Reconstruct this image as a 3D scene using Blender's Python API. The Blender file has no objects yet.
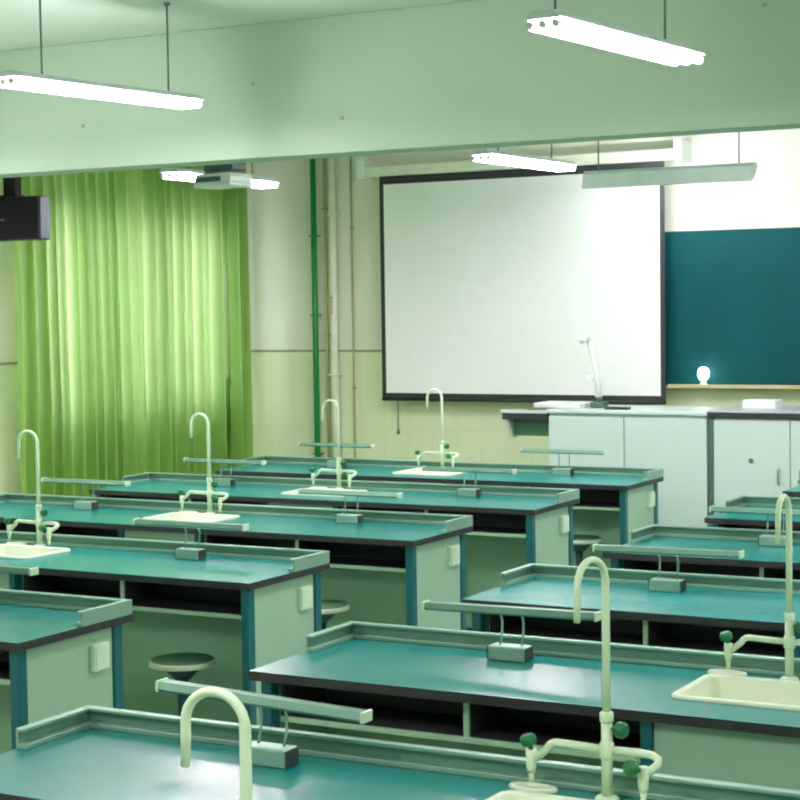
import bpy, bmesh, math, random
from mathutils import Vector, Matrix
random.seed(7)
C = bpy.context.scene.collection
TZ = 0.78                                   # bench top above the floor
CEIL = TZ + 2.37
FRONT_Y, LEFT_X, RIGHT_X, BACK_Y = 8.4, -3.943, 5.3, -5.2

# ------------------------------------------------------------------ materials
def lin(c):
    return tuple(((v/255)/12.92 if v/255 <= .04045 else ((v/255+.055)/1.055)**2.4) for v in c) + (1.0,)

def mat(name, rgb, rough=.5, metal=0., noise=.06, scale=9., bump=0., bscale=60., spec=.5, coat=0.):
    m = bpy.data.materials.new(name); m.use_nodes = True
    nt = m.node_tree; b = nt.nodes['Principled BSDF']
    b.inputs['Roughness'].default_value = rough; b.inputs['Metallic'].default_value = metal
    b.inputs['Specular IOR Level'].default_value = spec
    b.inputs['Coat Weight'].default_value = coat
    tc = nt.nodes.new('ShaderNodeTexCoord'); n = nt.nodes.new('ShaderNodeTexNoise')
    n.inputs['Scale'].default_value = scale; n.inputs['Detail'].default_value = 4
    nt.links.new(tc.outputs['Object'], n.inputs['Vector'])
    r = nt.nodes.new('ShaderNodeValToRGB')
    c = lin(rgb)
    r.color_ramp.elements[0].position = .3; r.color_ramp.elements[1].position = .7
    r.color_ramp.elements[0].color = tuple(v*(1-noise) for v in c[:3]) + (1,)
    r.color_ramp.elements[1].color = tuple(min(1, v*(1+noise)) for v in c[:3]) + (1,)
    nt.links.new(n.outputs['Fac'], r.inputs['Fac']); nt.links.new(r.outputs['Color'], b.inputs['Base Color'])
    if bump:
        n2 = nt.nodes.new('ShaderNodeTexNoise'); n2.inputs['Scale'].default_value = bscale
        nt.links.new(tc.outputs['Object'], n2.inputs['Vector'])
        bp = nt.nodes.new('ShaderNodeBump'); bp.inputs['Strength'].default_value = bump; bp.inputs['Distance'].default_value = .01
        nt.links.new(n2.outputs['Fac'], bp.inputs['Height']); nt.links.new(bp.outputs['Normal'], b.inputs['Normal'])
    return m

def emit(name, rgb, strength):
    m = bpy.data.materials.new(name); m.use_nodes = True
    nt = m.node_tree; b = nt.nodes['Principled BSDF']
    b.inputs['Base Color'].default_value = (.8, .8, .8, 1)
    b.inputs['Emission Color'].default_value = rgb + (1,); b.inputs['Emission Strength'].default_value = strength
    return m

def wall_two_tone(name, upper, lower, split):
    """paint above the dado line, pale tile paint below it"""
    m = mat(name, upper, .55, noise=.02, scale=2.5, bump=.03)
    nt = m.node_tree; b = nt.nodes['Principled BSDF']
    src = b.inputs['Base Color'].links[0].from_socket
    g = nt.nodes.new('ShaderNodeNewGeometry'); s = nt.nodes.new('ShaderNodeSeparateXYZ')
    nt.links.new(g.outputs['Position'], s.inputs[0])
    lt = nt.nodes.new('ShaderNodeMath'); lt.operation = 'LESS_THAN'; lt.inputs[1].default_value = split
    nt.links.new(s.outputs['Z'], lt.inputs[0])
    # faint tile joints below the line
    br = nt.nodes.new('ShaderNodeTexBrick'); br.offset = 0
    br.inputs['Color1'].default_value = lin(lower); br.inputs['Color2'].default_value = lin([v*.985 for v in lower])
    br.inputs['Mortar'].default_value = lin([v*.955 for v in lower]); br.inputs['Scale'].default_value = 1
    br.inputs['Brick Width'].default_value = .2; br.inputs['Row Height'].default_value = .3; br.inputs['Mortar Size'].default_value = .003
    ad = nt.nodes.new('ShaderNodeMath'); nt.links.new(s.outputs['X'], ad.inputs[0]); nt.links.new(s.outputs['Y'], ad.inputs[1])
    cb = nt.nodes.new('ShaderNodeCombineXYZ'); nt.links.new(ad.outputs[0], cb.inputs[0]); nt.links.new(s.outputs['Z'], cb.inputs[1])
    nt.links.new(cb.outputs[0], br.inputs['Vector'])
    mx = nt.nodes.new('ShaderNodeMix'); mx.data_type = 'RGBA'
    nt.links.new(lt.outputs[0], mx.inputs[0]); nt.links.new(src, mx.inputs[6]); nt.links.new(br.outputs['Color'], mx.inputs[7])
    nt.links.new(mx.outputs[2], b.inputs['Base Color'])
    return m

M = dict(
    paint=mat('pale_green_paint', (168, 191, 169), .7, noise=.02, scale=1.5, bump=.03),
    ceiling=mat('ceiling_paint', (196, 212, 196), .8, noise=.02, scale=1.5),
    wall=wall_two_tone('wall_paint', (226, 230, 216), (218, 232, 194), TZ+.70),
    floor=mat('terrazzo', (196, 202, 190), .45, noise=.12, scale=60),
    dado=mat('dado_line', (150, 155, 140), .6),
    top=mat('teal_laminate', (0, 130, 126), .27, noise=.05, scale=5, bump=.02, bscale=180, spec=.5),
    edge=mat('black_edge', (36, 40, 42), .5),
    dark=mat('charcoal_tray', (50, 57, 57), .6),
    alu=mat('aluminium', (148, 184, 166), .38, metal=.55, noise=.04),
    bar=mat('lamp_bar', (104, 144, 124), .42, metal=.4, noise=.03),
    alushade=mat('aluminium_groove_shade', (112, 154, 135), .45, metal=.5, noise=.04),  # darker tone: the rail groove's shade put into the colour
    panel=mat('pale_green_panel', (146, 182, 156), .45, noise=.03, scale=3),
    knee=mat('green_panel', (128, 172, 138), .5, noise=.04, scale=3),
    post=mat('teal_blue_post', (0, 90, 94), .4),
    lip=mat('pale_lip', (158, 196, 165), .45),
    pp=mat('cream_basin', (218, 230, 205), .35, noise=.03),
    tap=mat('cream_tap', (205, 226, 196), .3, noise=.03),
    knob=mat('green_knob', (0, 105, 58), .35),
    socket=mat('socket_white', (200, 226, 200), .4),
    slot=mat('socket_slot', (70, 90, 80), .5),
    white=mat('white_enamel', (226, 232, 228), .4, noise=.02),
    screen=mat('screen_fabric', (238, 242, 242), .85, noise=.01),
    black=mat('black_frame', (34, 38, 40), .5),
    board=mat('blackboard_green', (0, 70, 74), .7, noise=.12, scale=2.2, spec=.2),
    boardframe=mat('board_frame', (188, 182, 140), .5),
    cabinet=mat('cabinet_door', (194, 212, 205), .4, noise=.015, scale=2),
    cabtop=mat('cabinet_top', (176, 186, 192), .3),
    cabdark=mat('cabinet_gap', (70, 92, 84), .6),
    speaker=mat('speaker_black', (13, 13, 16), .7, bump=.2, bscale=400, spec=.2),
    speakside=mat('speaker_side', (50, 70, 80), .5),
    badge=mat('badge_grey', (90, 92, 95), .4),
    steel=mat('hanger_steel', (110, 128, 112), .5, metal=.3),
    batten=mat('lamp_housing', (200, 214, 208), .4),
    pipeg=mat('green_pipe', (8, 128, 62), .4),
    pipew=mat('white_pipe', (222, 230, 210), .45),
    pipeb=mat('brown_pipe', (176, 172, 132), .5),
    red=mat('red_print', (190, 60, 70), .6),
    stool=mat('stool_seat', (196, 210, 186), .4),
    stoolrim=mat('stool_top', (84, 128, 96), .45),
    stoolleg=mat('stool_leg', (36, 70, 70), .45, metal=.3),
    proj=mat('projector_white', (214, 222, 218), .4),
    projd=mat('projector_dark', (44, 78, 74), .45),
    paper=mat('white_paper', (235, 238, 235), .7),
    wing=mat('wing_green', (72, 120, 84), .5),
)
M['tube'] = emit('lamp_tube', (1.10, 1., 1.06), 76.)
M['btube'] = emit('board_tube', (1.06, 1., 1.05), 78.)
M['glow'] = emit('lit_globe', (1., 1., .95), 9.)

# ------------------------------------------------------------------ mesh helpers
def box(bm, x0, x1, y0, y1, z0, z1, bev=.0, mi=0):
    v = [bm.verts.new((x, y, z)) for x in (x0, x1) for y in (y0, y1) for z in (z0, z1)]
    fs = [bm.faces.new([v[i] for i in q]) for q in ((0,1,3,2),(4,6,7,5),(0,4,5,1),(2,3,7,6),(0,2,6,4),(1,5,7,3))]
    for f in fs: f.material_index = mi
    if bev:
        es = list({e for f in fs for e in f.edges})
        bmesh.ops.bevel(bm, geom=es, offset=bev, segments=2, affect='EDGES', profile=.5)

def ring(p, d, r, n, ref):
    d = d.normalized(); a = ref - d*ref.dot(d)
    if a.length < 1e-5: a = Vector((1, 0, 0)) - d*d.x
    a.normalize(); b = d.cross(a)
    return [p + a*(r*math.cos(2*math.pi*k/n)) + b*(r*math.sin(2*math.pi*k/n)) for k in range(n)], a

def tube(bm, pts, r, n=12, cap=True, mi=0):
    """a swept round tube; r is one radius or one per point"""
    pts = [Vector(p) for p in pts]; rr = r if isinstance(r, (list, tuple)) else [r]*len(pts)
    ref = Vector((.31, .77, .55)); loops = []
    for i, p in enumerate(pts):
        d = (pts[min(i+1, len(pts)-1)] - pts[max(i-1, 0)])
        co, ref = ring(p, d, rr[i], n, ref)
        loops.append([bm.verts.new(c) for c in co])
    for a, b in zip(loops, loops[1:]):
        for k in range(n):
            f = bm.faces.new((a[k], a[(k+1) % n], b[(k+1) % n], b[k])); f.smooth = True; f.material_index = mi
    if cap:
        bm.faces.new(loops[0][::-1]).material_index = mi; bm.faces.new(loops[-1]).material_index = mi

def lathe(bm, prof, c=(0, 0, 0), n=24):
    """profile of (radius, z) turned about the vertical through c"""
    c = Vector(c); loops = []
    for r, z in prof:
        loops.append([bm.verts.new(c + Vector((r*math.cos(2*math.pi*k/n), r*math.sin(2*math.pi*k/n), z))) for k in range(n)])
    for a, b in zip(loops, loops[1:]):
        for k in range(n):
            f = bm.faces.new((a[k], a[(k+1) % n], b[(k+1) % n], b[k])); f.smooth = True
    bm.faces.new(loops[0][::-1]); bm.faces.new(loops[-1])

def prism(bm, poly, axis, a, b, mi=0):
    """closed polygon in the plane across axis, from a to b along it"""
    def P(u, v, t): return {'x': (t, u, v), 'y': (u, t, v), 'z': (u, v, t)}[axis]
    A = [bm.verts.new(P(u, v, a)) for u, v in poly]; B = [bm.verts.new(P(u, v, b)) for u, v in poly]
    n = len(poly)
    fs = [bm.faces.new(A), bm.faces.new(B[::-1])] + [bm.faces.new((A[k], B[k], B[(k+1) % n], A[(k+1) % n])) for k in range(n)]
    for f in fs: f.material_index = mi

def rrect(cx, cy, w, d, r, z, n=6):
    out = []
    for k, (sx, sy) in enumerate(((1, 1), (-1, 1), (-1, -1), (1, -1))):
        for j in range(n+1):
            t = (k + j/n)*math.pi/2
            out.append((cx + sx*(w/2-r) + r*math.cos(t), cy + sy*(d/2-r) + r*math.sin(t), z))
    return out

def loft(bm, loops, close_last=True, close_first=False):
    L = [[bm.verts.new(p) for p in lp] for lp in loops]; n = len(L[0])
    for a, b in zip(L, L[1:]):
        for k in range(n):
            f = bm.faces.new((a[k], a[(k+1) % n], b[(k+1) % n], b[k])); f.smooth = True
    if close_last: bm.faces.new(L[-1])
    if close_first: bm.faces.new(L[0][::-1])

def obj(name, build, mats, parent=None, loc=None):
    me = bpy.data.meshes.new(name); bm = bmesh.new(); build(bm)
    bmesh.ops.recalc_face_normals(bm, faces=bm.faces[:])
    bm.to_mesh(me); bm.free()
    for m in (mats if isinstance(mats, (list, tuple)) else [mats]): me.materials.append(M[m])
    o = bpy.data.objects.new(name, me); C.objects.link(o)
    if parent: o.parent = parent
    if loc: o.location = loc
    return o

def thing(name, label, cat, loc=(0, 0, 0), rz=0., group=None):
    o = bpy.data.objects.new(name, None); C.objects.link(o); o.empty_display_size = .1
    o.location = loc; o.rotation_euler = (0, 0, rz)
    return tag(o, label, cat, group)

def tag(o, label, cat, group=None):
    o['label'] = label; o['category'] = cat
    if group: o['group'] = group
    return o

def struct(name, build, mats):
    o = obj(name, build, mats); o['kind'] = 'structure'; return o

def dup(root, label, loc, rz=None):
    def cp(o, par):
        c = o.copy(); C.objects.link(c)
        if par is not None: c.parent = par
        for ch in list(o.children): cp(ch, c)
        return c
    r = cp(root, None); r['label'] = label; r.location = loc
    if rz is not None: r.rotation_euler = (0, 0, rz)
    return r

def arc(c, u, v, r, a0, a1, n=10):
    c, u, v = Vector(c), Vector(u), Vector(v)
    return [c + u*(r*math.cos(a0+(a1-a0)*k/n)) + v*(r*math.sin(a0+(a1-a0)*k/n)) for k in range(n+1)]

# ------------------------------------------------------------------ the room
T = .15
struct('floor', lambda b: box(b, LEFT_X-T, RIGHT_X+T, BACK_Y-T, FRONT_Y+T, -.12, 0), 'floor')
struct('ceiling', lambda b: box(b, LEFT_X-T, RIGHT_X+T, BACK_Y-T, FRONT_Y+T, CEIL, CEIL+.15), 'ceiling')
struct('wall_front', lambda b: box(b, LEFT_X-T, RIGHT_X+T, FRONT_Y, FRONT_Y+T, 0, CEIL), 'wall')
WY0, WY1, WZ0, WZ1 = 5.76, 7.98, TZ+.30, TZ+1.68       # the window behind the curtains
def left_wall(b):
    x0, x1 = LEFT_X-T, LEFT_X
    box(b, x0, x1, BACK_Y, WY0, 0, CEIL); box(b, x0, x1, WY1, FRONT_Y, 0, CEIL)
    box(b, x0, x1, WY0, WY1, 0, WZ0); box(b, x0, x1, WY0, WY1, WZ1, CEIL)
struct('wall_left', left_wall, 'wall')
def window_frame(b):
    xa, xb, f = LEFT_X-.11, LEFT_X-.06, .05
    box(b, xa, xb, WY0, WY1, WZ0, WZ0+f); box(b, xa, xb, WY0, WY1, WZ1-f, WZ1)
    for y, g in ((WY0, f), (6.70, .14), (WY1-f, f)): box(b, xa, xb, y, y+g, WZ0+f, WZ1-f)
win = struct('window_1', window_frame, 'white')
gm = bpy.data.materials.new('window_glass'); gm.use_nodes = True
nt = gm.node_tree; nt.nodes.clear()
go, gx = nt.nodes.new('ShaderNodeOutputMaterial'), nt.nodes.new('ShaderNodeMixShader')
gt, gg = nt.nodes.new('ShaderNodeBsdfTransparent'), nt.nodes.new('ShaderNodeBsdfGlossy')
gt.inputs[0].default_value = (.93, .97, .95, 1); gg.inputs['Roughness'].default_value = .02; gx.inputs[0].default_value = .06
nt.links.new(gt.outputs[0], gx.inputs[1]); nt.links.new(gg.outputs[0], gx.inputs[2]); nt.links.new(gx.outputs[0], go.inputs[0])
M['glass'] = gm
obj('window_pane', lambda b: (box(b, LEFT_X-.087, LEFT_X-.083, WY0+.05, 6.70, WZ0+.05, WZ1-.05), box(b, LEFT_X-.087, LEFT_X-.083, 6.84, WY1-.05, WZ0+.05, WZ1-.05)), 'glass', win)
struct('wall_right', lambda b: box(b, RIGHT_X, RIGHT_X+T, BACK_Y, FRONT_Y, 0, CEIL), 'wall')
struct('wall_back', lambda b: box(b, LEFT_X-T, RIGHT_X+T, BACK_Y-T, BACK_Y, 0, CEIL), 'wall')
PLUGS = ((-2.052, 1.954), (-.539, 1.897), (-1.026, 2.089), (1.466, 2.226))
def beam(b):
    box(b, LEFT_X, RIGHT_X, 4.0, 4.2, TZ+1.737, CEIL, .006)
    for x, z in PLUGS: tube(b, [(x, 4.001, TZ+z), (x, 3.994, TZ+z)], .010, 10, True, 1)   # dark wall plugs
struct('trim_1', beam, ('paint', 'dado'))                      # the deep ceiling beam
DZ = TZ+.70
struct('trim_2', lambda b: box(b, LEFT_X, -1.2, FRONT_Y-.012, FRONT_Y, DZ-.007, DZ+.007, .003), 'dado')
struct('trim_3', lambda b: box(b, LEFT_X, LEFT_X+.012, -2, FRONT_Y-.012, DZ-.007, DZ+.007, .003), 'dado')

# ------------------------------------------------------------------ curtains on the left wall
def curtain(y0, y1, seed, off=0.):
    rnd = random.Random(seed)
    ph = [0.]; n = int((y1-y0)/.012)
    w = rnd.uniform(.08, .13); acc = 0
    amp = [1.]; a = 1.
    for i in range(n):
        ph.append(ph[-1] + 2*math.pi*.012/w); acc += .012
        if acc > w: acc = 0; w = rnd.uniform(.075, .145); a = rnd.uniform(.65, 1.25)
        amp.append(amp[-1]*.8 + a*.2)
    k1, k2 = rnd.uniform(0, 6), rnd.uniform(0, 6)
    def build(b):
        zs = [-.70 + 2.86*j/24 for j in range(25)]
        rows = []
        for z in zs:
            t = (z+.7)/2.86; row = []
            for i in range(n+1):
                y = y0+(y1-y0)*i/n
                s = ph[i] + .9*math.sin(1.3*(1-t)*2 + k1 + y*1.7)*(1-t)
                x = min(1, i/8, (n-i)/8)*(.052+.018*(1-t))*amp[i]*math.sin(s) + .014*math.sin(s*.5+k2)*(1-t*.5) + .012*math.sin(2*s+k1)*(1-t)
                yy = y + min(1, i/12, (n-i)/12)*(.016*math.cos(s)*(1-.3*t) + .02*(1-t)*math.sin(k2+y*2.1))
                row.append(b.verts.new((-3.79+off+x, yy, TZ+z)))
            rows.append(row)
        for a, c in zip(rows, rows[1:]):
            for i in range(n):
                f = b.faces.new((a[i], a[i+1], c[i+1], c[i])); f.smooth = True
    return build
def curtain_mat():
    m = mat('green_curtain', (116, 168, 74), .8, noise=.05, scale=3, bump=.05, bscale=500, spec=.15)
    nt = m.node_tree; b = nt.nodes['Principled BSDF']; out = nt.nodes['Material Output']
    tr = nt.nodes.new('ShaderNodeBsdfTranslucent'); tr.inputs[0].default_value = lin((224, 222, 178)); mx = nt.nodes.new('ShaderNodeMixShader'); mx.inputs[0].default_value = .33
    nt.links.new(b.outputs[0], mx.inputs[1]); nt.links.new(tr.outputs[0], mx.inputs[2]); nt.links.new(mx.outputs[0], out.inputs['Surface'])
    return m
M['curtain'] = curtain_mat()
def curtain_thing(y0, y1, seed, label, off=0.):
    t = thing('curtain', label, 'curtain', (0, 0, 0), 0, 'green curtains on the left wall')
    t.location = (-3.79, (y0+y1)/2, TZ-.70)
    inv = Matrix.Translation(-Vector(t.location))
    o = obj('drape', curtain(y0, y1, seed, off), 'curtain', t); o.data.transform(inv)
    o = obj('curtain_track', lambda b: box(b, -3.83, -3.75, y0+.016, y1-.016, TZ+2.16, TZ+2.20, .004), 'white', t); o.data.transform(inv)
    o = obj('track_bracket', lambda b: box(b, LEFT_X, -3.82, (y0+y1)/2-.02, (y0+y1)/2+.02, TZ+2.165, TZ+2.195), 'white', t); o.data.transform(inv)
curtain_thing(5.47, 6.765, 3, 'left green pleated curtain, hanging partly behind the black loudspeaker')
curtain_thing(6.768, 8.12, 11, 'right green pleated curtain, its edge beside the white wall with pipes', -.022)

# ------------------------------------------------------------------ lab benches
L, D, H, RAIL = 2.8, .576, TZ, .0486
SX, SY, SW, SD = 1.388, .315, .405, .305          # sink centre and size
def rail_profile(b, x0, x1, y0, y1, inner):
    """C-shaped aluminium rail: web outside, lips at top and foot; inner = side the lips point to"""
    z = H
    w, lip, foot = .005, .022, .028
    def bars(fn):
        fn(0, w, z, z+RAIL, 0, 0, .0234 if inner[1] == 'x' else 0); fn(w, lip, z+RAIL-.009, z+RAIL, .002, 0); fn(w, foot, z, z+.013, .002, 0)
        fn(w, w+.002, z+.0131, z+RAIL-.0091, 0, 1)  # strip over the web, coloured darker to imitate shade in the groove
    if inner == '-y': bars(lambda a, c, z0, z1, bv, mi, e=0: box(b, x0+.0055*(a > 0), x1-.0055*(a > 0), y1-c, y1-a, z0, z1, bv, mi))
    elif inner == '+x': bars(lambda a, c, z0, z1, bv, mi, e=0: box(b, x0+a, x0+c, y0, y1+e, z0, z1, bv, mi))
    else: bars(lambda a, c, z0, z1, bv, mi, e=0: box(b, x1-c, x1-a, y0, y1+e, z0, z1, bv, mi))

def worktop(b):
    z1, z0 = H, H-.026
    hx0, hx1, hy0, hy1 = SX-SW/2+.02, SX+SW/2-.02, SY-SD/2+.02, SY+SD/2-.02
    O = [(0, 0), (L, 0), (L, D), (0, D)]; I = [(hx0, hy0), (hx1, hy0), (hx1, hy1), (hx0, hy1)]
    ot = [b.verts.new((x, y, z1)) for x, y in O]; ob = [b.verts.new((x, y, z0)) for x, y in O]
    it = [b.verts.new((x, y, z1)) for x, y in I]; ib = [b.verts.new((x, y, z0)) for x, y in I]
    for k in range(4):
        j = (k+1) % 4
        b.faces.new((ot[k], ot[j], it[j], it[k])).material_index = 0
        for q in ((ob[k], ib[k], ib[j], ob[j]), (ot[k], ob[k], ob[j], ot[j]), (it[k], it[j], ib[j], ib[k])):
            b.faces.new(q).material_index = 1

def basin(b):
    q = lambda w, d, r, z: rrect(SX, SY, w, d, r, H+z)
    loft(b, [q(SW, SD, .035, .0005), q(SW, SD, .035, .006), q(SW-.008, SD-.008, .033, .010), q(SW-.036, SD-.036, .028, .010),
             q(SW-.046, SD-.046, .026, .004), q(SW-.075, SD-.075, .03, -.15), q(SW-.11, SD-.11, .03, -.17),
             q(.05, .05, .024, -.175)], True)

def cup_sink(b):
    c = Vector((1.228, .518, H))
    n = 24; loops = []
    for rx, ry, z in ((.056, .027, .0005), (.056, .027, .005), (.052, .024, .008), (.042, .017, .008), (.038, .014, .002), (.03, .01, -.02)):
        loops.append([(c.x+rx*math.cos(2*math.pi*k/n), c.y+ry*math.sin(2*math.pi*k/n), c.z+z) for k in range(n)])
    loft(b, loops, True)

def make_bench(label, loc):
    t = thing('lab_bench', label, 'lab bench', loc, 0, 'teal-topped lab benches')
    obj('worktop', worktop, ('top', 'edge'), t)
    obj('rail', lambda b: rail_profile(b, 0, L, 0, D, '-y'), ('alu', 'alushade'), t)
    obj('rail', lambda b: rail_profile(b, 0, 0, .31, D-.0285, '+x'), ('alu', 'alushade'), t)
    obj('rail', lambda b: rail_profile(b, 0, L, .31, D-.0285, '-x'), ('alu', 'alushade'), t)
    zt = H-.0262
    for s in (0, 1):
        X = lambda a: a if s == 0 else L-a
        def bx(b, xa, xb, *r): box(b, min(X(xa), X(xb)), max(X(xa), X(xb)), *r)
        obj('end_panel', lambda b: bx(b, .034, .052, .060, .505, .05, zt, .002), 'panel', t)
        for y0 in (.024, .506):
            obj('corner_post', lambda b: bx(b, .025, .060, y0, y0+.045, 0, zt, .004), 'post', t)
        so = obj('socket_box', lambda b: bx(b, .012, .0338, .385, .465, H-.165, H-.075, .004), 'socket', t)
        obj('socket_plate', lambda b: bx(b, .009, .0119, .392, .458, H-.158, H-.082, .001), 'socket', so)
        xa, xb = (.0602, 1.158)
        obj('tray', lambda b: (bx(b, xa, xb, .08, .31, H-.150, H-.138), bx(b, xa, xb, .30, .312, H-.138, zt),
                               bx(b, xa, xa+.008, .08, .30, H-.138, zt), bx(b, xb-.008, xb, .08, .30, H-.138, zt)), 'dark', t)
        obj('tray_lip', lambda b: bx(b, xa, xb, .068, .0798, H-.153, H-.136, .003), 'lip', t)
        obj('divider', lambda b: (bx(b, .644, .656, .080, .298, H-.1358, zt, 0, 1), bx(b, .642, .658, .070, .0799, H-.1358, zt)), ('lip', 'dark'), t)
        obj('knee_panel', lambda b: bx(b, xa, xb, .315, .333, .10, zt), 'knee', t)
        obj('cabinet_post', lambda b: bx(b, 1.160, 1.192, .030, .075, 0, zt, .003), 'post', t)
    obj('cabinet_front', lambda b: box(b, 1.193, 1.607, .040, .058, .08, zt, .002), 'panel', t)
    obj('back_panel', lambda b: box(b, .061, L-.061, .530, .546, .05, zt), 'panel', t)
    obj('plinth', lambda b: box(b, .062, L-.062, .345, .528, 0, .05), 'dark', t)
    obj('sink_basin', basin, 'pp', t)
    obj('cup_sink', cup_sink, 'pp', t)
    return t

YL = [1.0649, 2.3538, 3.6472, 4.9135, 6.1811]
YR = [-1.555, -.2701, 1.0152, 2.3549, 3.6451, 4.9217, 6.2]
XL, XR = -2.8, .8803
LB = [
 'lab bench at the left edge of the photo, only its right end showing',
 'left-column lab bench with an empty round stool at its knee space',
 'left-column lab bench midway back, its tap rising against the green curtain',
 'left-column lab bench whose tap stands just under the white wall pipe',
 'frontmost left-column lab bench, standing close before the podium and projection screen']
RB = [
 'lab bench nearest the camera, below the bottom edge, carrying the big foreground tap hook',
 'large teal lab bench along the bottom edge, its rail corner at the lower left',
 'right-column lab bench with a clearly visible cream sink at the right edge',
 'right-column lab bench directly behind the bench with the cream sink',
 'right-column lab bench third behind the one with the cream sink',
 'right-column lab bench standing below the white cabinet doors with a round lock',
 'farthest right-column lab bench, only its left tip showing at the right edge']
bench0 = make_bench(LB[0], (XL, YL[0], 0))
for i in range(1, 5): dup(bench0, LB[i], (XL, YL[i], 0))
for i in range(7): dup(bench0, RB[i], (XR, YR[i], 0))

# ------------------------------------------------------------------ three-way lab taps
def make_tap(label, loc, rz):
    """root at the foot of the post; gooseneck points to local -y before rz of the gooseneck"""
    t = thing('lab_tap', label, 'tap', loc, 0, 'lab taps on the benches')
    obj('flange', lambda b: lathe(b, [(.026, 0), (.026, .004), (.021, .009), (.014, .012)]), 'tap', t)
    def post(b):
        tube(b, [(0, 0, .010), (0, 0, .175)], .0115, 16)
        lathe(b, [(.0135, .087), (.0155, .091), (.0155, .117), (.0135, .121)])
        lathe(b, [(.013, .162), (.0145, .165), (.0145, .180), (.012, .184)])
    obj('post', post, 'tap', t)
    goose = obj('gooseneck', lambda b: tube(b, [(0, 0, .175), (0, 0, .35), (0, 0, .452)] + arc((0, -.05, .452), (0, 1, 0), (0, 0, 1), .05, 0, math.pi, 14)[1:] + [(0, -.1, .43), (0, -.102, .382)],
        [.0085]*3 + [.0075]*14 + [.0075, .0068], 14), 'tap', t)
    goose.rotation_euler = (0, 0, rz)
    # left spout: out to the left, then down to a valve and nozzle
    def left(b):
        tube(b, [(-.012, 0, .105), (-.11, 0, .108)] + arc((-.11, 0, .083), (0, 0, 1), (-1, 0, 0), .025, 0, math.pi/2*.75, 6)[1:] + [(-.165, 0, .066)], .0085, 12)
        tube(b, [(-.170, 0, .088), (-.170, 0, .050), (-.170, 0, .038)], [.0115, .0105, .007], 14)
        tube(b, [(-.170, 0, .040), (-.170, 0, .018)], [.0065, .005], 12)
    l = obj('side_spout', left, 'tap', t)
    def knob(c, d):
        c, d = Vector(c), Vector(d).normalized()
        def build(b):
            tube(b, [c, c+d*.012], .005, 10)
            tube(b, [c+d*.010, c+d*.014, c+d*.028, c+d*.034], [.012, .017, .0175, .012], 8)
        return build
    obj('knob', knob((-.170, 0, .086), (-.25, -.1, 1)), 'knob', l)
    def right(b):
        pts = [(.012, 0, .105), (.07, 0, .106), (.098, -.003, .105), (.116, -.014, .101), (.121, -.030, .094), (.112, -.044, .085), (.104, -.052, .078)]
        tube(b, pts, .0085, 12)
        tube(b, [(.100, -.056, .094), (.100, -.056, .052), (.100, -.056, .040)], [.0115, .0105, .007], 14)
        tube(b, [(.100, -.056, .042), (.100, -.056, .020)], [.0065, .005], 12)
    r = obj('side_spout', right, 'tap', t)
    obj('knob', knob((.096, -.064, .088), (-.55, -.75, .35)), 'knob', r)
    obj('knob', knob((.012, 0, .150), (1, -.2, 0)), 'knob', t)
    return t
TOP = H + .0002
tap0 = make_tap('large cream tap with green knobs rising from the bottom edge, right of centre', (XR+1.40, YR[1]+.505, TOP), math.radians(-12))
LF = math.radians(-88)
def tap(label, loc, hook):
    t = dup(tap0, label, loc)
    for c in t.children:
        if c.name.startswith('gooseneck'): c.rotation_euler = (0, 0, hook)
    return t
tap('nearest tap, only its thick curved cream hook showing at the lower left', (XR+1.40-.024, YR[0]+.505, TOP), LF).scale = (1, 1, .945)
tap('cream tap behind the visible sink at the right edge of the photo', (XR+1.405, YR[2]+.505, TOP), 0)
for i, lb in enumerate(['cream tap on the leftmost bench, outside the left edge of the photo',
        'tall cream tap at the left edge, standing against the green curtain beside a sink',
        'tall cream tap in front of the right half of the green curtain',
        'cream tap standing in front of the green and white wall pipes',
        'farthest cream tap, standing below the left part of the projection screen']):
    tap(lb, (XL+1.370, YL[i]+.505, TOP), LF)
for i, lb in ((3, 'cream tap second behind the cream sink, just outside the right edge of the photo'),
              (4, 'cream tap third behind the cream sink, outside the right edge of the photo'),
              (5, 'cream tap before the white cupboards, outside the right edge of the photo'),
              (6, 'cream tap on the farthest right-column bench, outside the photo')):
    tap(lb, (XR+1.40, YR[i]+.505, TOP), 0)

# ------------------------------------------------------------------ low bench lamps: box, two curved stems, bar
def make_bench_lamp(label, loc):
    t = thing('bench_lamp', label, 'bench lamp', loc, 0, 'low bar lamps on the benches')
    obj('base_box', lambda b: (box(b, -.058, .058, -.028, .028, 0, .042, .004)), 'alu', t)
    for s in (-1, 1):
        obj('box_cap', lambda b: box(b, *sorted((s*.0582, s*.062)), -.026, .026, .002, .040, .001), 'dark', t)
        obj('stem', lambda b: tube(b, [(s*.034, .008, .041), (s*.034, .020, .075), (s*.034, .022, .105), (s*.034, .006, .140)], .0035, 8), 'alu', t)
    bar = obj('lamp_bar', lambda b: prism(b, [(-.022, .0), (-.018, -.006), (.018, -.006), (.022, .0), (.014, .016), (-.014, .016)], 'x', -.268, .268), 'bar', t)
    bar.location = (0, .002, .137)
    for s in (-1, 1):
        obj('end_cap', lambda b: box(b, *sorted((s*.2682, s*.277)), -.022, .022, -.008, .018, .003), 'tap', bar)
    return t
lamp0 = make_bench_lamp('low aluminium bar lamp on the nearest large bench, behind the big tap hook', (XR+.612, YR[1]+.450, TOP))
def bench_lamp(label, x, y, roll=0.):
    t = dup(lamp0, label, (x, y, TOP))
    for c in t.children:
        if c.name.startswith('lamp_bar'): c.rotation_euler = (0, math.radians(roll), 0); c.location.x = 0
    return t
for c in lamp0.children:
    if c.name.startswith('lamp_bar'): c.rotation_euler = (0, math.radians(2.2), 0); c.location.x = -.022
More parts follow.
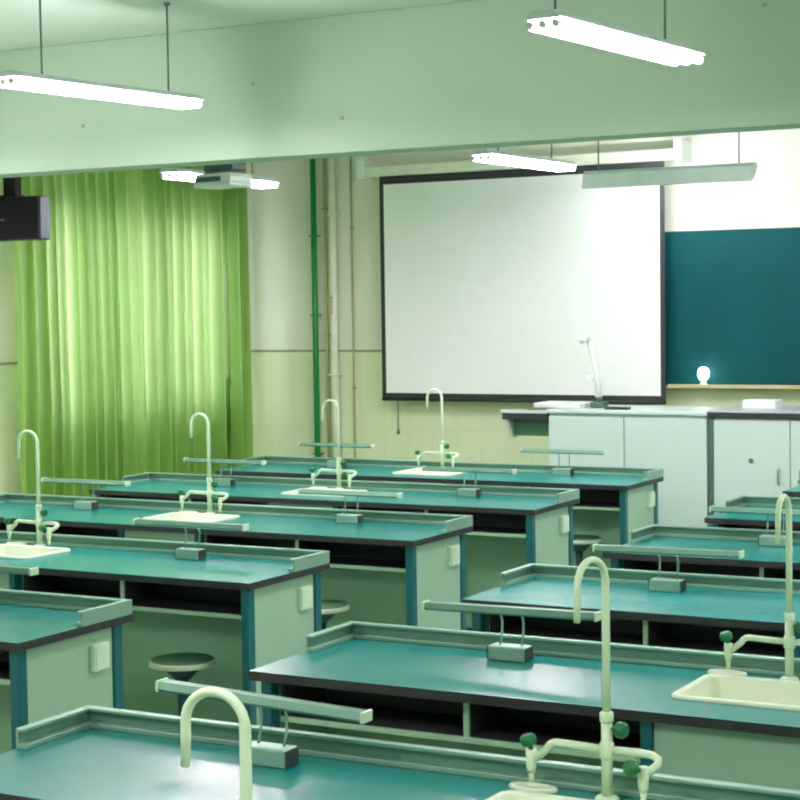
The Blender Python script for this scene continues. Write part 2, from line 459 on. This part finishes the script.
bench_lamp('low bar lamp on the bench with the cream sink, its bar crossing the bench behind', XR+.603, YR[2]+.450, -.6)
bench_lamp('low bar lamp on the bench directly behind the cream sink bench', XR+.588, YR[3]+.450, -.5)
bench_lamp('low bar lamp on the right-column bench third behind, near the right edge tap hook', XR+.588, YR[4]+.450)
bench_lamp('low bar lamp on the right-column bench under the cabinet with the lock', XR+.595, YR[5]+.450)
for i, (a, c) in enumerate((
        ('low bar lamp whose right tip enters at the left edge of the photo', None),
        ('low bar lamp whose bar crosses before the sink under the curtain tap', None),
        ('low bar lamp below the middle of the left column, its bar before a far sink', 'thin low bar lamp standing before the left green curtain'),
        ('low bar lamp on the second frontmost left bench, right of its sink', 'thin low bar lamp before the right green curtain'),
        ('low bar lamp in front of the podium, on the frontmost left bench', 'low bar lamp crossing in front of the green pipe'))):
    bench_lamp(a, XL+2.21, YL[i]+.450)
    if c: bench_lamp(c, XL+.63, YL[i]+.450)

# ------------------------------------------------------------------ round stools
def make_stool(label, loc):
    t = thing('stool', label, 'stool', loc, 0, 'round stools in the knee spaces')
    obj('seat', lambda b: lathe(b, [(.122, .428), (.130, .432), (.130, .446), (.125, .450), (.02, .4502)], n=36), 'stool', t)
    obj('seat_pad', lambda b: lathe(b, [(.121, .4503), (.121, .454), (.02, .455)], n=36), 'stoolrim', t)
    obj('post', lambda b: (tube(b, [(0, 0, .05), (0, 0, .38)], .022, 14), lathe(b, [(.03, .375), (.075, .42), (.075, .4298)])), 'stoolleg', t)
    for k in range(4):
        a = math.radians(45+90*k); d = Vector((math.cos(a), math.sin(a), 0))
        l = obj('leg', lambda b: tube(b, [d*.018+Vector((0, 0, .07)), d*.1+Vector((0, 0, .055)), d*.17+Vector((0, 0, .022))], [.014, .012, .011], 10), 'stoolleg', t)
        obj('foot', lambda b: tube(b, [d*.17+Vector((0, 0, 0)), d*.17+Vector((0, 0, .020))], .013, 10), 'dark', l)
    return t
stool0 = make_stool('round pale stool pushed under the bench at centre left, clearly showing', (-.37, 2.43, 0))
dup(stool0, 'round stool half hidden behind a teal post, left of the cream tap bench corner', (-.53, 3.73, 0))
dup(stool0, 'small round stool peeping out beside the third teal post of the left column', (-.68, 5.07, 0))
dup(stool0, 'farthest round stool, its bright seat rim under the frontmost left bench', (-.36, 6.33, 0))

# ------------------------------------------------------------------ hanging fluorescent lamps
def make_lamp(label, cat_loc, length=1.25, rods=(-.62, .62)):
    t = thing('ceiling_lamp', label, 'ceiling lamp', cat_loc, 0, 'hanging fluorescent lamps')
    h = length/2
    hs = obj('housing', lambda b: prism(b, [(-.058, .002), (-.062, .006), (-.040, .028), (.040, .028), (.062, .006), (.058, .002), (.037, .022), (-.037, .022)], 'y', -h, h), 'batten', t)
    for s in (-1, 1):
        obj('end_plate', lambda b: prism(b, [(-.066, .001), (-.040, .029), (.040, .029), (.066, .001)], 'y', *sorted((s*(h+.0005), s*(h+.005)))), 'batten', t)
        k = rods[(s+1)//2]
        obj('hanger_rod', lambda b: (tube(b, [(0, k*h, .0282), (0, k*h, CEIL-cat_loc[2]-.012)], .0045, 8), lathe(b, [(.012, CEIL-cat_loc[2]-.012), (.014, CEIL-cat_loc[2]-.0005)], (0, k*h, 0), 16)), 'steel', t)
    for x in (-.046, 0, .046):
        tb = obj('tube', lambda b: tube(b, [(x, -h+.014, -.015), (x, h-.014, -.015)], .014, 14), 'tube', t)
        for s in (-1, 1):
            obj('tube_cap', lambda b: tube(b, [(x, s*(h-.0138), -.015), (x, s*(h+.002), -.015)], .0125, 12), 'batten', tb)
    return t
def place_lamp(A, B, label, rods=(-.62, .62)):
    A, B = Vector(A), Vector(B); m = (A+B)/2; d = B-A
    t = make_lamp(label, (m.x, m.y, TZ+m.z), d.length, rods); t.rotation_euler = (0, 0, math.atan2(-d.x, d.y)); return t
def lamp_px(a, b, z, label, rods=(-.62, .62)):
    """a and b: points on the lamp plane z (table-relative) found by back-projection"""
    place_lamp(a+(z,), b+(z,), label, rods)
lamp_px((-1.131, 2.352), (-.995, 3.46), 1.95, 'long lit fluorescent lamp hanging at the upper left before the beam', (-.62, .72))
lamp_px((1.386, 1.955), (1.484, 3.02), 1.90, 'large lit fluorescent lamp hanging at the upper right before the beam', (-.84, .64))
lamp_px((-.610, 5.60), (-.548, 6.64), 1.84, 'small lit fluorescent lamp hanging above the projection screen')
lamp_px((-2.342, 5.12), (-2.370, 6.22), 1.80, 'small lit lamp partly hidden by the projector, before the curtain')
for p in ((4.1, 2.5), (-1.1, -1.8), (1.5, -1.8), (4.1, -1.8), (1.6, 6.1), (3.6, 6.1), (-2.9, 2.9)):  # unseen lamps, added for room light and reflections
    place_lamp((p[0], p[1]-.62, 1.92), (p[0], p[1]+.62, 1.92), 'added unseen fluorescent lamp, lighting the room from outside the view')

# board lamp, a long shade turned towards the blackboard
t = thing('board_lamp', 'grey board lamp with a long flat shade, hanging over screen and blackboard edge', 'board lamp', (-.286, 7.6, TZ+1.82))
obj('shade', lambda b: prism(b, [(-.004, -.046), (0, -.05), (.012, .04), (.05, .062), (.10, .055), (.10, .06), (.05, .068), (.006, .045)], 'x', -.565, .565), 'batten', t)
for s in (-1, 1):
    obj('end_plate', lambda b: prism(b, [(-.004, -.05), (.012, .045), (.05, .07), (.102, .06), (.06, .0)], 'x', *sorted((s*.5653, s*.570))), 'batten', t)
    obj('hanger_rod', lambda b: tube(b, [(s*.47, .04, .066), (s*.47, .04, CEIL-TZ-1.82)], .005, 8), 'steel', t)
obj('tube', lambda b: tube(b, [(-.54, .055, .015), (.54, .055, .015)], .014, 14), 'btube', t)

# ------------------------------------------------------------------ projector
t = thing('projector', 'white ceiling projector with dark vents, hanging below the beam before a lamp', 'projector', (-1.93, 5.06, TZ+1.70))
t.rotation_euler = (0, 0, math.radians(-8))
obj('casing', lambda b: (box(b, -.135, .135, -.10, .10, -.006, .024, .008), box(b, -.13, .13, -.095, .10, .052, .068, .006), box(b, .06, .13, -.09, .09, .024, .052, .003)), 'proj', t)
obj('vent', lambda b: box(b, -.13, .0598, -.092, .09, .0242, .0518, .003), 'projd', t)
obj('lens', lambda b: tube(b, [(-.07, .09, .038), (-.07, .135, .038)], .026, 20), 'projd', t)
obj('mount_plate', lambda b: box(b, -.09, .12, -.06, .06, .084, .122, .006), 'projd', t)
obj('mount_arm', lambda b: box(b, -.10, -.06, -.04, .04, .0682, .10, .003), 'steel', t)
obj('mount_pole', lambda b: tube(b, [(0, 0, .12), (0, 0, CEIL-TZ-1.70)], .022, 16), 'white', t)

# ------------------------------------------------------------------ loudspeaker hung at the left
t = thing('loudspeaker', 'black loudspeaker hanging at the left edge in front of the curtain', 'speaker', (-3.052, 4.66, TZ+1.425))
obj('cabinet', lambda b: box(b, -.22, .20, -.055, .03, 0, .245, .008), 'speakside', t)
obj('grille', lambda b: box(b, -.218, .198, -.075, -.0555, .004, .241, .006), 'speaker', t)
obj('badge', lambda b: box(b, -.09, -.04, -.0775, -.0752, .112, .122), 'badge', t)
obj('ceiling_mount', lambda b: (box(b, -.08, .005, -.035, .025, .2452, CEIL-TZ-1.425, .004), box(b, -.13, .02, -.045, .03, .2452, .258, .003)), 'speaker', t)

# ------------------------------------------------------------------ pipes on the front wall
def pipe(name, x, r, y, m, label, clips=()):
    t = thing(name, label, 'pipe', (x, y, 0))
    obj('pipe_run', lambda b: tube(b, [(0, 0, .0), (0, 0, CEIL)], r, 16), m, t)
    for z in clips:
        obj('pipe_clip', lambda b: (box(b, -r-.008, r+.008, -r-.002, FRONT_Y-y, z-.006, z+.006, .002)), m, t)
    return t
pipe('wall_pipe', -3.36, .022, 8.35, 'pipeg', 'green vertical pipe running up the white wall beside the curtain', (.7, 1.75, 2.35))
p = pipe('wall_pipe', -3.19, .030, 8.34, 'pipew', 'white vertical pipe with small red marks, right of the green pipe', (1.3, 2.5))
def marks(b):
    for k in range(5):
        z = TZ+1.10 - k*.028
        for (dx, dz, w, h) in ((0, .009, .016, .003), (0, 0, .018, .003), (-.003, -.003, .003, .016), (.004, -.008, .012, .003)):
            box(b, dx-w/2, dx+w/2, -.0335, -.0285, z+dz-h/2, z+dz+h/2)
obj('red_lettering', marks, 'red', p)
pipe('wall_pipe', -3.265, .012, 8.36, 'pipeb', 'thin tan pipe between the green pipe and the white pipe', (1.6, 2.55))
pipe('cable_conduit', -3.05, .007, 8.385, 'pipeb', 'thin pale conduit on the wall left of the projection screen', (1.2, 2.4))

# ------------------------------------------------------------------ projection screen
SYp = 8.25
t = thing('projection_screen', 'large white projection screen with a black border, pulled down on the front wall', 'projection screen', (-1.66, SYp, TZ+.36))
def P0(b, fn): fn(b)
sx0, sx1, sz0, sz1 = -2.730, -.532, .360, 1.953
ox, oz = -1.66, .36
fr = .034
obj('fabric', lambda b: box(b, sx0+fr-ox, sx1-fr-ox, 0, .004, sz0+fr-oz, sz1-fr-oz), 'screen', t)
obj('border', lambda b: (box(b, sx0-ox, sx0+fr-ox, -.001, .005, sz0-oz, sz1-oz), box(b, sx1-fr-ox, sx1-ox, -.001, .005, sz0-oz, sz1-oz),
                         box(b, sx0+fr-ox, sx1-fr-ox, -.001, .005, sz1-fr-oz, sz1-oz), box(b, sx0+fr-ox, sx1-fr-ox, -.001, .005, sz0-oz, sz0+fr-oz)), 'black', t)
obj('weight_bar', lambda b: tube(b, [(sx0-ox, .002, -.012), (sx1-ox, .002, -.012)], .012, 12), 'black', t)
obj('roller_case', lambda b: box(b, -2.87-ox, -.42-ox, -.04, .06, sz1-oz+.025, sz1-oz+.105, .012), 'pipew', t)
obj('hanging_sheet', lambda b: box(b, sx0-ox, sx1-ox, 0, .004, sz1-oz+.0005, sz1-oz+.026), 'black', t)
for s in (-2.87, -.42):
    obj('case_bracket', lambda b: box(b, s-.03-ox, s+.03-ox, -.05, FRONT_Y-SYp, sz1-oz+.015, sz1-oz+.16, .006), 'white', t)
obj('pull_cord', lambda b: (tube(b, [(-2.60-ox, 0, -.022), (-2.60-ox, 0, -.24)], .005, 8), tube(b, [(-2.60-ox, 0, -.235), (-2.60-ox, 0, -.27)], .011, 10)), 'cabdark', t)

# ------------------------------------------------------------------ blackboard
t = thing('blackboard', 'dark teal blackboard on the right of the front wall', 'blackboard', (1.2, FRONT_Y, TZ+.46))
obj('writing_surface', lambda b: box(b, -2.2, 2.2, -.030, -.012, 0, 1.046, .002), 'board', t)
obj('backing', lambda b: box(b, -2.2, 2.2, -.0118, 0, 0, 1.046), 'boardframe', t)
obj('frame', lambda b: (box(b, -2.2, 2.2, -.036, 0, 1.0462, 1.058, .003, 1), box(b, -2.2, 2.2, -.036, 0, -.022, -.0002, .003, 0)), ('boardframe', 'white'), t)
obj('chalk_ledge', lambda b: (box(b, -1.72, 2.2, -.13, -.0362, -.010, .006, .003), box(b, -1.72, 2.2, -.136, -.1302, -.012, .014, .002)), 'boardframe', t)

t = thing('globe_lamp', 'small glowing white lamp standing on the chalk ledge of the blackboard', 'lamp', (-.285, 8.31, TZ+.4662))
obj('base', lambda b: lathe(b, [(.028, 0), (.030, .006), (.018, .018), (.016, .034)]), 'white', t)
obj('globe', lambda b: lathe(b, [(.016, .0342), (.030, .045), (.038, .07), (.038, .09), (.030, .112), (.012, .122)]), 'glow', t)

# ------------------------------------------------------------------ podium, visualizer, cupboards
PY = 7.35
t = thing('podium', 'white teaching podium with two flat front panels, below the projection screen', 'podium', (-.46, PY, 0))
pz = TZ+.325
obj('body', lambda b: box(b, -.54, .525, .02, .58, .06, pz, .004), 'cabinet', t)
obj('plinth', lambda b: box(b, -.50, .49, .05, .56, 0, .0598), 'cabdark', t)
obj('front_panel', lambda b: box(b, -.538, -.024, .0, .0198, .07, pz-.02, .003), 'cabinet', t)
obj('front_panel', lambda b: box(b, -.018, .523, .0, .0198, .07, pz-.02, .003), 'cabinet', t)
obj('top_slab', lambda b: box(b, -.55, .535, -.01, .60, pz+.0002, pz+.022, .004), 'cabinet', t)
wg = obj('side_shelf', lambda b: box(b, -.885, -.56, .03, .50, pz-.050, pz-.006, .003), 'black', t)
obj('shelf_bracket', lambda b: prism(b, [(.035, pz-.0502), (.46, pz-.0502), (.46, pz-.15), (.10, pz-.175)], 'x', -.86, -.842), 'cabinet', t)
obj('shelf_bracket', lambda b: (box(b, -.84, -.5605, .12, .136, pz-.16, pz-.0502)), 'wing', t)
obj('shelf_trim', lambda b: box(b, -.89, -.56, .024, .0298, pz-.006, pz+.016, .002), 'cabinet', t)

t = thing('document_camera', 'white document camera with an upright arm, standing on the podium', 'document camera', (-.855, PY+.26, pz+.0225))
obj('base', lambda b: box(b, -.31, .02, -.13, .13, 0, .034, .008), 'white', t)
obj('arm_joint', lambda b: (box(b, .055, .15, -.045, .045, 0, .04, .006), tube(b, [(.10, 0, .035), (.10, 0, .075)], .022, 16)), 'cabdark', t)
obj('arm', lambda b: tube(b, [(.10, 0, .07), (.085, 0, .22), (.05, -.01, .37), (.035, -.02, .44)], [.024, .020, .014, .012], 14), 'white', t)
obj('camera_head', lambda b: (box(b, -.02, .05, -.10, .0, .435, .47, .008), tube(b, [(.01, -.06, .436), (.01, -.06, .415)], .016, 14)), 'white', t)
obj('side_light', lambda b: (box(b, .02, .075, -.05, -.012, .17, .21, .006)), 'white', t)
tag(obj('remote_control', lambda b: box(b, -.02, .14, -.03, .03, 0, .018, .004), 'black', loc=(-.63, PY+.12, pz+.0225)), 'small flat black remote lying on the podium beside the document camera', 'remote control')

CX, CZ = .072, TZ+.325
def door(par, x0, x1, hx, lock=None):
    d = obj('door', lambda b: box(b, x0, x1, 0, .0198, .08, CZ-.02, .003), 'cabinet', par)
    obj('handle', lambda b: tube(b, [(hx, -.002, CZ-.41), (hx, -.018, CZ-.405), (hx, -.018, CZ-.325), (hx, -.002, CZ-.32)], .006, 10), 'steel', d)
    if lock: obj('lock', lambda b: tube(b, [(lock, .0, CZ-.27), (lock, -.008, CZ-.27)], .014, 18), 'steel', d)
k = 0
for x0, lb in ((.072, 'white two-door cupboard right of the podium, with a round lock'), (1.324, 'white two-door cupboard continuing to the right, outside the photo')):
    t = thing('cupboard', lb, 'cupboard', (x0, PY+.004, 0), 0, 'white cupboards under the blackboard')
    obj('carcass', lambda b: box(b, .0, 1.25, .02, .56, .06, CZ, .002), 'cabinet', t)
    obj('plinth', lambda b: box(b, .02, 1.23, .05, .55, 0, .0598), 'cabdark', t)
    door(t, .035, .511, .445, .272); door(t, .517, .99, .58)
    obj('side_strip', lambda b: box(b, .0, .0335, -.002, .0198, .06, CZ-.001), 'cabdark', t)
t = thing('counter_slab', 'grey counter slab lying on the cupboards right of the podium', 'counter', (.066, PY-.004, CZ+.0005))
obj('slab', lambda b: box(b, 0, 2.65, 0, .62, 0, .032, .003), 'cabtop', t)
obj('front_edge', lambda b: box(b, 0, 2.65, -.006, -.0002, -.012, .022, .002), 'edge', t)
for (x, y, w, d, h, lb) in ((.30, 7.72, .21, .15, .05, 'low white paper stack lying on the counter under the blackboard'),):
    tag(obj('paper_stack', lambda b: [box(b, -w/2+.002*(j % 2), w/2+.002*(j % 2), -d/2, d/2, j*.01, j*.01+.0096, .001) for j in range(5)], 'paper', loc=(x, y, CZ+.033)), lb, 'paper')

# ------------------------------------------------------------------ camera, world, view
f_px = 1769.0975
R2 = Vector((.87696, .48040, -.01449)); cam_loc = Vector((3.6395, -3.1058, TZ+1.015))
yaw, pit, rol = -0.5013, -0.0519, -0.0145
import math as _m
def camera_basis(yaw, pit, rol):
    F = Vector((_m.sin(yaw)*_m.cos(pit), _m.cos(yaw)*_m.cos(pit), _m.sin(pit)))
    R = Vector((_m.cos(yaw), -_m.sin(yaw), 0)); U = R.cross(F)
    return R*_m.cos(rol)+U*_m.sin(rol), U*_m.cos(rol)-R*_m.sin(rol), F
r, u, f = camera_basis(yaw, pit, rol)
cam = bpy.data.cameras.new('camera'); cam.sensor_width = 36; cam.lens = f_px/800*36; cam.clip_start = .05
co = bpy.data.objects.new('camera', cam); C.objects.link(co)
m = Matrix((r, u, -f)).transposed().to_4x4(); m.translation = cam_loc; co.matrix_world = m
sc = bpy.context.scene; sc.camera = co
w = bpy.data.worlds.new('world'); sc.world = w; w.use_nodes = True
w.node_tree.nodes['Background'].inputs[0].default_value = (.92, .97, 1, 1); w.node_tree.nodes['Background'].inputs[1].default_value = 6.6
vs = sc.view_settings; vs.view_transform = 'Standard'; vs.look = 'None'; vs.gamma = 1; vs.exposure = .17; vs.use_curve_mapping = False
sc.cycles.use_denoising = True; sc.cycles.filter_width = 2.1
sc.cycles.max_bounces = 10; sc.cycles.diffuse_bounces = 6; sc.cycles.sample_clamp_indirect = 6
sc.cycles.caustics_reflective = False; sc.cycles.caustics_refractive = False
